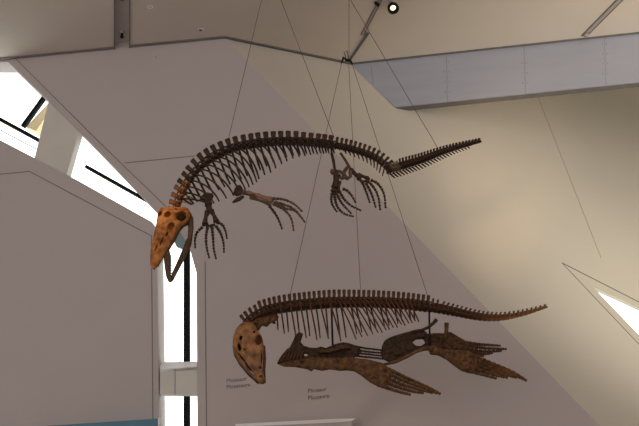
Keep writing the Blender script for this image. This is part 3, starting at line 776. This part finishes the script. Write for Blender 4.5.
# skull
def KY(x, y): return PY0 - .15 - (y-325)*.003
ks = [(322.5, 243.5, 252, .35), (325, 239.5, 255, .6), (330, 235.8, 257.5, .85), (337, 233.2, 262, 1), (345, 232.8, 263.6, 1), (353, 234.6, 264, .95), (361, 238.6, 263.6, .85), (369, 244.6, 263.4, .7), (376, 251.2, 264, .55), (381.5, 257.5, 265.2, .45), (384, 260.5, 264, .25)]
ps = build('skull', loft_skull(ks, KY, 7.5), M_pskull, proot, label='orange brown skull pointing down')
sp_ = px(10.4)
def pcut(x, y, rx, rz, rot=0, off=4.0, dep=9): return (PY(x, y, KY(x, y))+Vector((0, -off*sp_, 0)), (rx*sp_, dep*sp_, rz*sp_, rot))
pcs = [pcut(240.2, 348.5, 1.8, 4, -.25), pcut(241.5, 339.5, 1.3, 2.6, .2), pcut(259.2, 341, 3.0, 6.0, .1), pcut(245, 351, .9, 1.2), pcut(254.5, 333.5, 1.4, 1.6), pcut(244, 361, .8, 9.5, -.62), pcut(251, 371, .8, 7.5, -.66), pcut(262, 362, .7, 8, .02), pcut(260.5, 369, 1.1, 2.0), pcut(261.5, 377, 2.0, 1.0)]
ps.parent = None; ps.location = WL[ps]; bpy.context.view_layer.update(); carve(ps, pcs); ps.parent = proot; ps.location = WL[ps]-WL[proot]
bm = bmesh.new(); kj = lambda x, y: KY(x, y)+.07
tube(bm, [PY(x, y, kj(x, y)) for x, y in ((234, 346), (236.2, 355), (241, 364), (249, 374), (259, 383))], [1.6*sp_, 2.2*sp_, 2*sp_, 1.7*sp_, 1.6*sp_], 9)
tube(bm, [PY(x, y, kj(x, y)) for x, y in ((264, 346), (264.8, 358), (264.3, 370), (264.5, 383))], [1.2*sp_, 1.4*sp_, 1.1*sp_, 1.2*sp_], 9)
build('lower_jaw', bm, M_pflip, proot)
bm = bmesh.new(); slab(bm, [(249, 324), (256, 319), (266, 316), (276, 314), (279, 317), (277, 321), (275, 320.5), (276, 324.5), (271, 323), (267, 327), (262, 326), (259, 330.5), (255, 332), (250, 330)], lambda x, y: QY(x)-.06, 5, rough=1.2)
build('neck_ribs', bm, M_pflip, proot)
# shoulder girdle
sY = lambda x, y: QY(x)-.12+(y-350)*-.004
bm = bmesh.new()
slab(bm, [(277, 363.8), (279, 359), (282, 354.6), (286, 350), (289.7, 347.5), (293, 341), (295.4, 334.9), (299, 331.8), (303.2, 334), (301.8, 338), (300.6, 342), (304, 345.8), (310, 347.6), (316.5, 348), (320.7, 346.4), (326, 348), (333.4, 344.7), (337, 343.5), (343, 342.2),
          (349, 343), (353, 345.2), (358, 349), (357, 356), (352, 360), (340, 361), (328, 358), (316, 360), (305, 362), (292, 364.5), (284, 366.3)], sY, 5, holes=[[(302.5, 355), (306, 353.8), (309, 354.8), (306, 356.4)]], rough=1.0)
gird = build('shoulder_girdle', bm, M_pdark, proot)
bm = bmesh.new()
for k in range(6):
    x = 282+k*3.2; tube(bm, [PY(x+5, 349+k*.4, sY(x, 350)-.05), PY(x+3, 356, sY(x, 355)-.055), PY(x-1+.6*k, 363, sY(x, 360)-.045)], [.6*sp_, .75*sp_, .5*sp_], 6)
build('clavicle_ridges', bm, M_prib, gird)
bm = bmesh.new()
slab(bm, [(277.5, 364), (290, 361.5), (303, 359), (318, 357), (332, 357.5), (345, 358.5), (352, 361), (352, 370), (340, 371), (330, 369.4), (322, 371), (314, 369), (311.5, 371.8), (308, 369.6), (295, 367), (284, 366.8)], lambda x, y: sY(x, y)-.09, 4, rough=1.3)
build('coracoid', bm, M_pflip, gird)
bm = bmesh.new()
tube(bm, [PY(x, y, QY(x)-.22) for x, y in ((296, 361), (308, 358.5), (322, 358.5), (336, 361), (350, 359), (362, 361))], [v*sp_ for v in (.8, 1.1, 1.3, 1.3, 1.6, 1)], 8)
tube(bm, [PY(x, y, QY(x)-.22) for x, y in ((318, 352), (330, 351), (342, 347), (350, 349))], [v*sp_ for v in (1.2, 2, 2.4, 1.4)], 8)
build('clavicle', bm, M_pbone, gird)
# flippers
def flipper(name, body, digits, Yf, m, th=4.5, r=(1.45, .95), label=None, holes=()):
    bm = bmesh.new(); slab(bm, body, Yf, th, rough=.9, holes=holes); o = build(name, bm, m, proot)
    if label: o['label'] = label
    for pts, n in digits:
        bm = bmesh.new(); phal(bm, pts, r[0], r[1], n, Yf, .1); build('digit', bm, m, o)
    return o
def fan(top, bot, ends, x0, k=5):
    """digits between the top and bottom edge polylines"""
    out = []
    for i in range(k):
        v = (i+.5)/k; xe = ends[i]; pts = []
        for j in range(5):
            x = x0[i]+(xe-x0[i])*j/4
            yt = lerp_tab(top, x)[0]; yb = lerp_tab(bot, x)[0]; pts.append((x, yt+(yb-yt)*v))
        out.append((pts, max(5, int((xe-x0[i])/4.6))))
    return out
Yn = lambda x, y: QY(x)-.28-(y-370)*.003
top = [(340, 357), (352, 357.6), (366, 359), (382, 362.6), (395, 370.6), (412, 378.4), (429, 386.8), (442, 394.6)]
bot = [(340, 371), (355, 371.5), (361, 375.5), (370, 382.6), (380, 388), (397, 393.4), (412, 396.8), (425, 396.6), (442, 396.2)]
flipper('front_flipper', [(336, 360), (345, 357), (352, 357.6), (366, 359), (382, 362.8), (389, 367.5), (394, 372), (390, 377), (393, 381), (388, 385), (386, 389), (380, 387.6), (370, 382.6), (361, 375.5), (354, 371.2), (340, 370)],
        fan(top, bot, (441, 438, 433, 424, 411), (389, 386, 385, 382, 378)), Yn, M_pflip, label='nearer front flipper reaching low to the right')
Yfar = lambda x, y: QY(x)+.30
flipper('front_flipper', [(340, 344), (347, 342.5), (353, 344.5), (360, 347), (361, 352), (358, 357), (346, 356)],
        [(((356, 346.5), (366, 348.3), (376, 349.5), (386, 350.5)), 7), (((357, 350), (366, 351.5), (376, 352.6), (386, 353.3)), 7), (((357, 353), (366, 354), (376, 355.3), (386, 356.2)), 7), (((356, 356), (366, 357), (376, 358), (384, 359)), 6)], Yfar, M_pdark, r=(.72, .62), label='far front flipper behind the hip plate')
# pelvis
hY = lambda x, y: QY(x)-.05
bm = bmesh.new()
slab(bm, [(382, 346), (384.3, 341), (388, 338.3), (392.8, 336.2), (398, 334.5), (403.3, 333), (409, 331.5), (414, 330), (420, 330.4), (424.5, 330.5), (428, 334), (430, 340), (429, 346), (428.7, 350.5), (420, 351), (413, 354.5), (407.6, 357.5), (397, 362.8), (390, 363), (382, 358.6), (381, 352)],
     hY, 5, holes=[[(412.5, 342.5), (416, 339.6), (423, 339.4), (425.2, 343), (421, 346), (416, 345.6)]], rough=.8)
pel = build('pelvic_plate', bm, M_pdark, proot, label='black brown hip plate with an oval opening')
bm = bmesh.new(); tube(bm, [PY(x, y, QY(x)-.1) for x, y in ((414, 331.5), (422, 330), (428, 327.5), (433, 323.5), (436.3, 319.8))], [v*sp_ for v in (1.6, 1.5, 1.6, 1.7, 2.2)], 9)
build('ilium', bm, M_pdark, pel)
bm = bmesh.new(); tube(bm, [PY(x, y, QY(x)-.14) for x, y in ((384, 364.5), (395, 362), (406, 357), (416, 351.5), (428, 347.5))], [v*sp_ for v in (1.3, 1.7, 1.8, 1.8, 2.2)], 9)
build('ischium', bm, M_pflip, pel)
bm = bmesh.new(); tube(bm, [PY(x, y, QY(x)-.02) for x, y in ((446.6, 323), (446.4, 330), (445.8, 338)) ], [v*sp_ for v in (2.5, 2.1, 2.6)], 9)
build('ilium', bm, M_pflip, pel)
Yh = lambda x, y: QY(x)-.25
top = [(450, 349), (468, 350.6), (481, 357.3), (504, 366.8), (521, 375.3), (528, 381.8)]
bot = [(450, 363), (462, 371.5), (477, 374.8), (489, 378), (502, 381.2), (515, 381.8), (528, 382.4)]
flipper('hind_flipper', [(428, 349), (430, 345.5), (434, 345.5), (438.5, 348), (446, 349.3), (455, 350), (468, 350.4), (475, 354.5), (480, 358), (477, 363), (479, 368), (474, 372.5), (470, 373.6), (461.7, 371.3), (453, 365.2), (446, 359.5), (438, 355.6), (430, 354.6)],
        fan(top, bot, (527, 524, 517, 508, 497), (474, 473, 472, 470, 467)), Yh, M_pflip, label='nearer hind flipper reaching right')
Yh2 = lambda x, y: QY(x)+.22
flipper('hind_flipper', [(426, 334), (433, 333.2), (440.6, 333), (446, 333.4), (450, 331.5), (454, 334), (459, 337), (466, 341), (470, 344), (469, 350), (462, 351), (448, 351), (436, 348), (427, 346)],
        [(((466, 342.5), (478, 344.2), (490, 345), (501, 345.8)), 8), (((468, 345.6), (482, 347.8), (495, 348.6), (507, 349)), 9), (((468, 348.6), (480, 351), (492, 351.4), (502, 350.8)), 8), (((468, 351), (478, 353.2), (486, 354), (493, 352.8)), 6), (((468, 352.6), (474, 355), (480, 356), (484, 356)), 4)],
        Yh2, M_pbone, r=(1.2, .75), label='far hind flipper above the nearer one')
# belly rods that carry the girdles
bm = bmesh.new(); tube(bm, [PY(331.5, 308, QY(332)), PY(332.8, 349, QY(332)-.1)], 1.0*sp_, 8); build('support_rod', bm, M_dark, proot, label='black steel rod')
bm = bmesh.new(); tube(bm, [PY(429, 306, QY(429)), PY(430, 347, QY(429)-.1)], 1.0*sp_, 8); build('support_rod', bm, M_dark, proot, label='black steel rod')

# ------------------------------------------------------------------ cables
def cable(pts, label, r=.0042):
    bm = bmesh.new(); tube(bm, pts, r, 6); return tag(build('suspension_cable', bm, M_wire), label, 'cable', None)
def to_ceiling(pa, pb, Y, Ytop=None):
    a = PY(*pa, Y); b = PY(*pb, Ytop or Y); d = b-a; return a + d*((H-a.z)/d.z)
for pa, pb, Y, lab in (((228.5, 138.5), (261.5, 0), MY(228), 'thin steel cable holding the upper skeleton shoulders, leftmost of the cables'),
                       ((334, 137.3), (281, 0), MY(334), 'thin steel cable slanting up left from the upper skeleton hips'),
                       ((438.5, 149.3), (350.5, 0), MY(438), 'thin steel cable running up left from the upper skeleton tail')):
    cable([PY(*pa, Y), to_ceiling(pa, pb, Y)], lab)
HY_ = 11.2; hub = PY(348, 60, HY_)
shk = empty('cable_shackle', hub, 'small dark metal shackle where the lower skeleton cables meet by the ceiling corner', 'shackle')
bm = bmesh.new(); tube(bm, [PY(x, y, HY_) for x, y in ((341.5, 63), (343.5, 57.5), (346, 60), (350, 60.5), (352.5, 64))], [.012, .02, .024, .02, .012], 8); build('bar', bm, M_dark, shk)
bm = bmesh.new(); tube(bm, [PY(347, 61, HY_), PY(344, 52, HY_), PY(347, 51, HY_), PY(349, 60, HY_)], .006, 8); build('ring', bm, M_wire, shk)
cable([PY(349, 60, HY_), to_ceiling((349, 60), (349, 0), HY_)], 'thin upright steel cable from the ceiling down to the dark shackle')
cable([PY(341.8, 62, HY_), PY(290, 295.5, QY(290))], 'thin steel cable from the shackle down to the lower skeleton shoulders')
cable([PY(348.6, 62, HY_), PY(353, 140, HY_), PY(360.5, 289.5, QY(360))][::2], 'thin steel cable from the shackle down to the lower skeleton back, middle of three')
cable([PY(352, 63.5, HY_), PY(428.5, 298.5, QY(428))], 'thin steel cable from the shackle down to the lower skeleton hips')
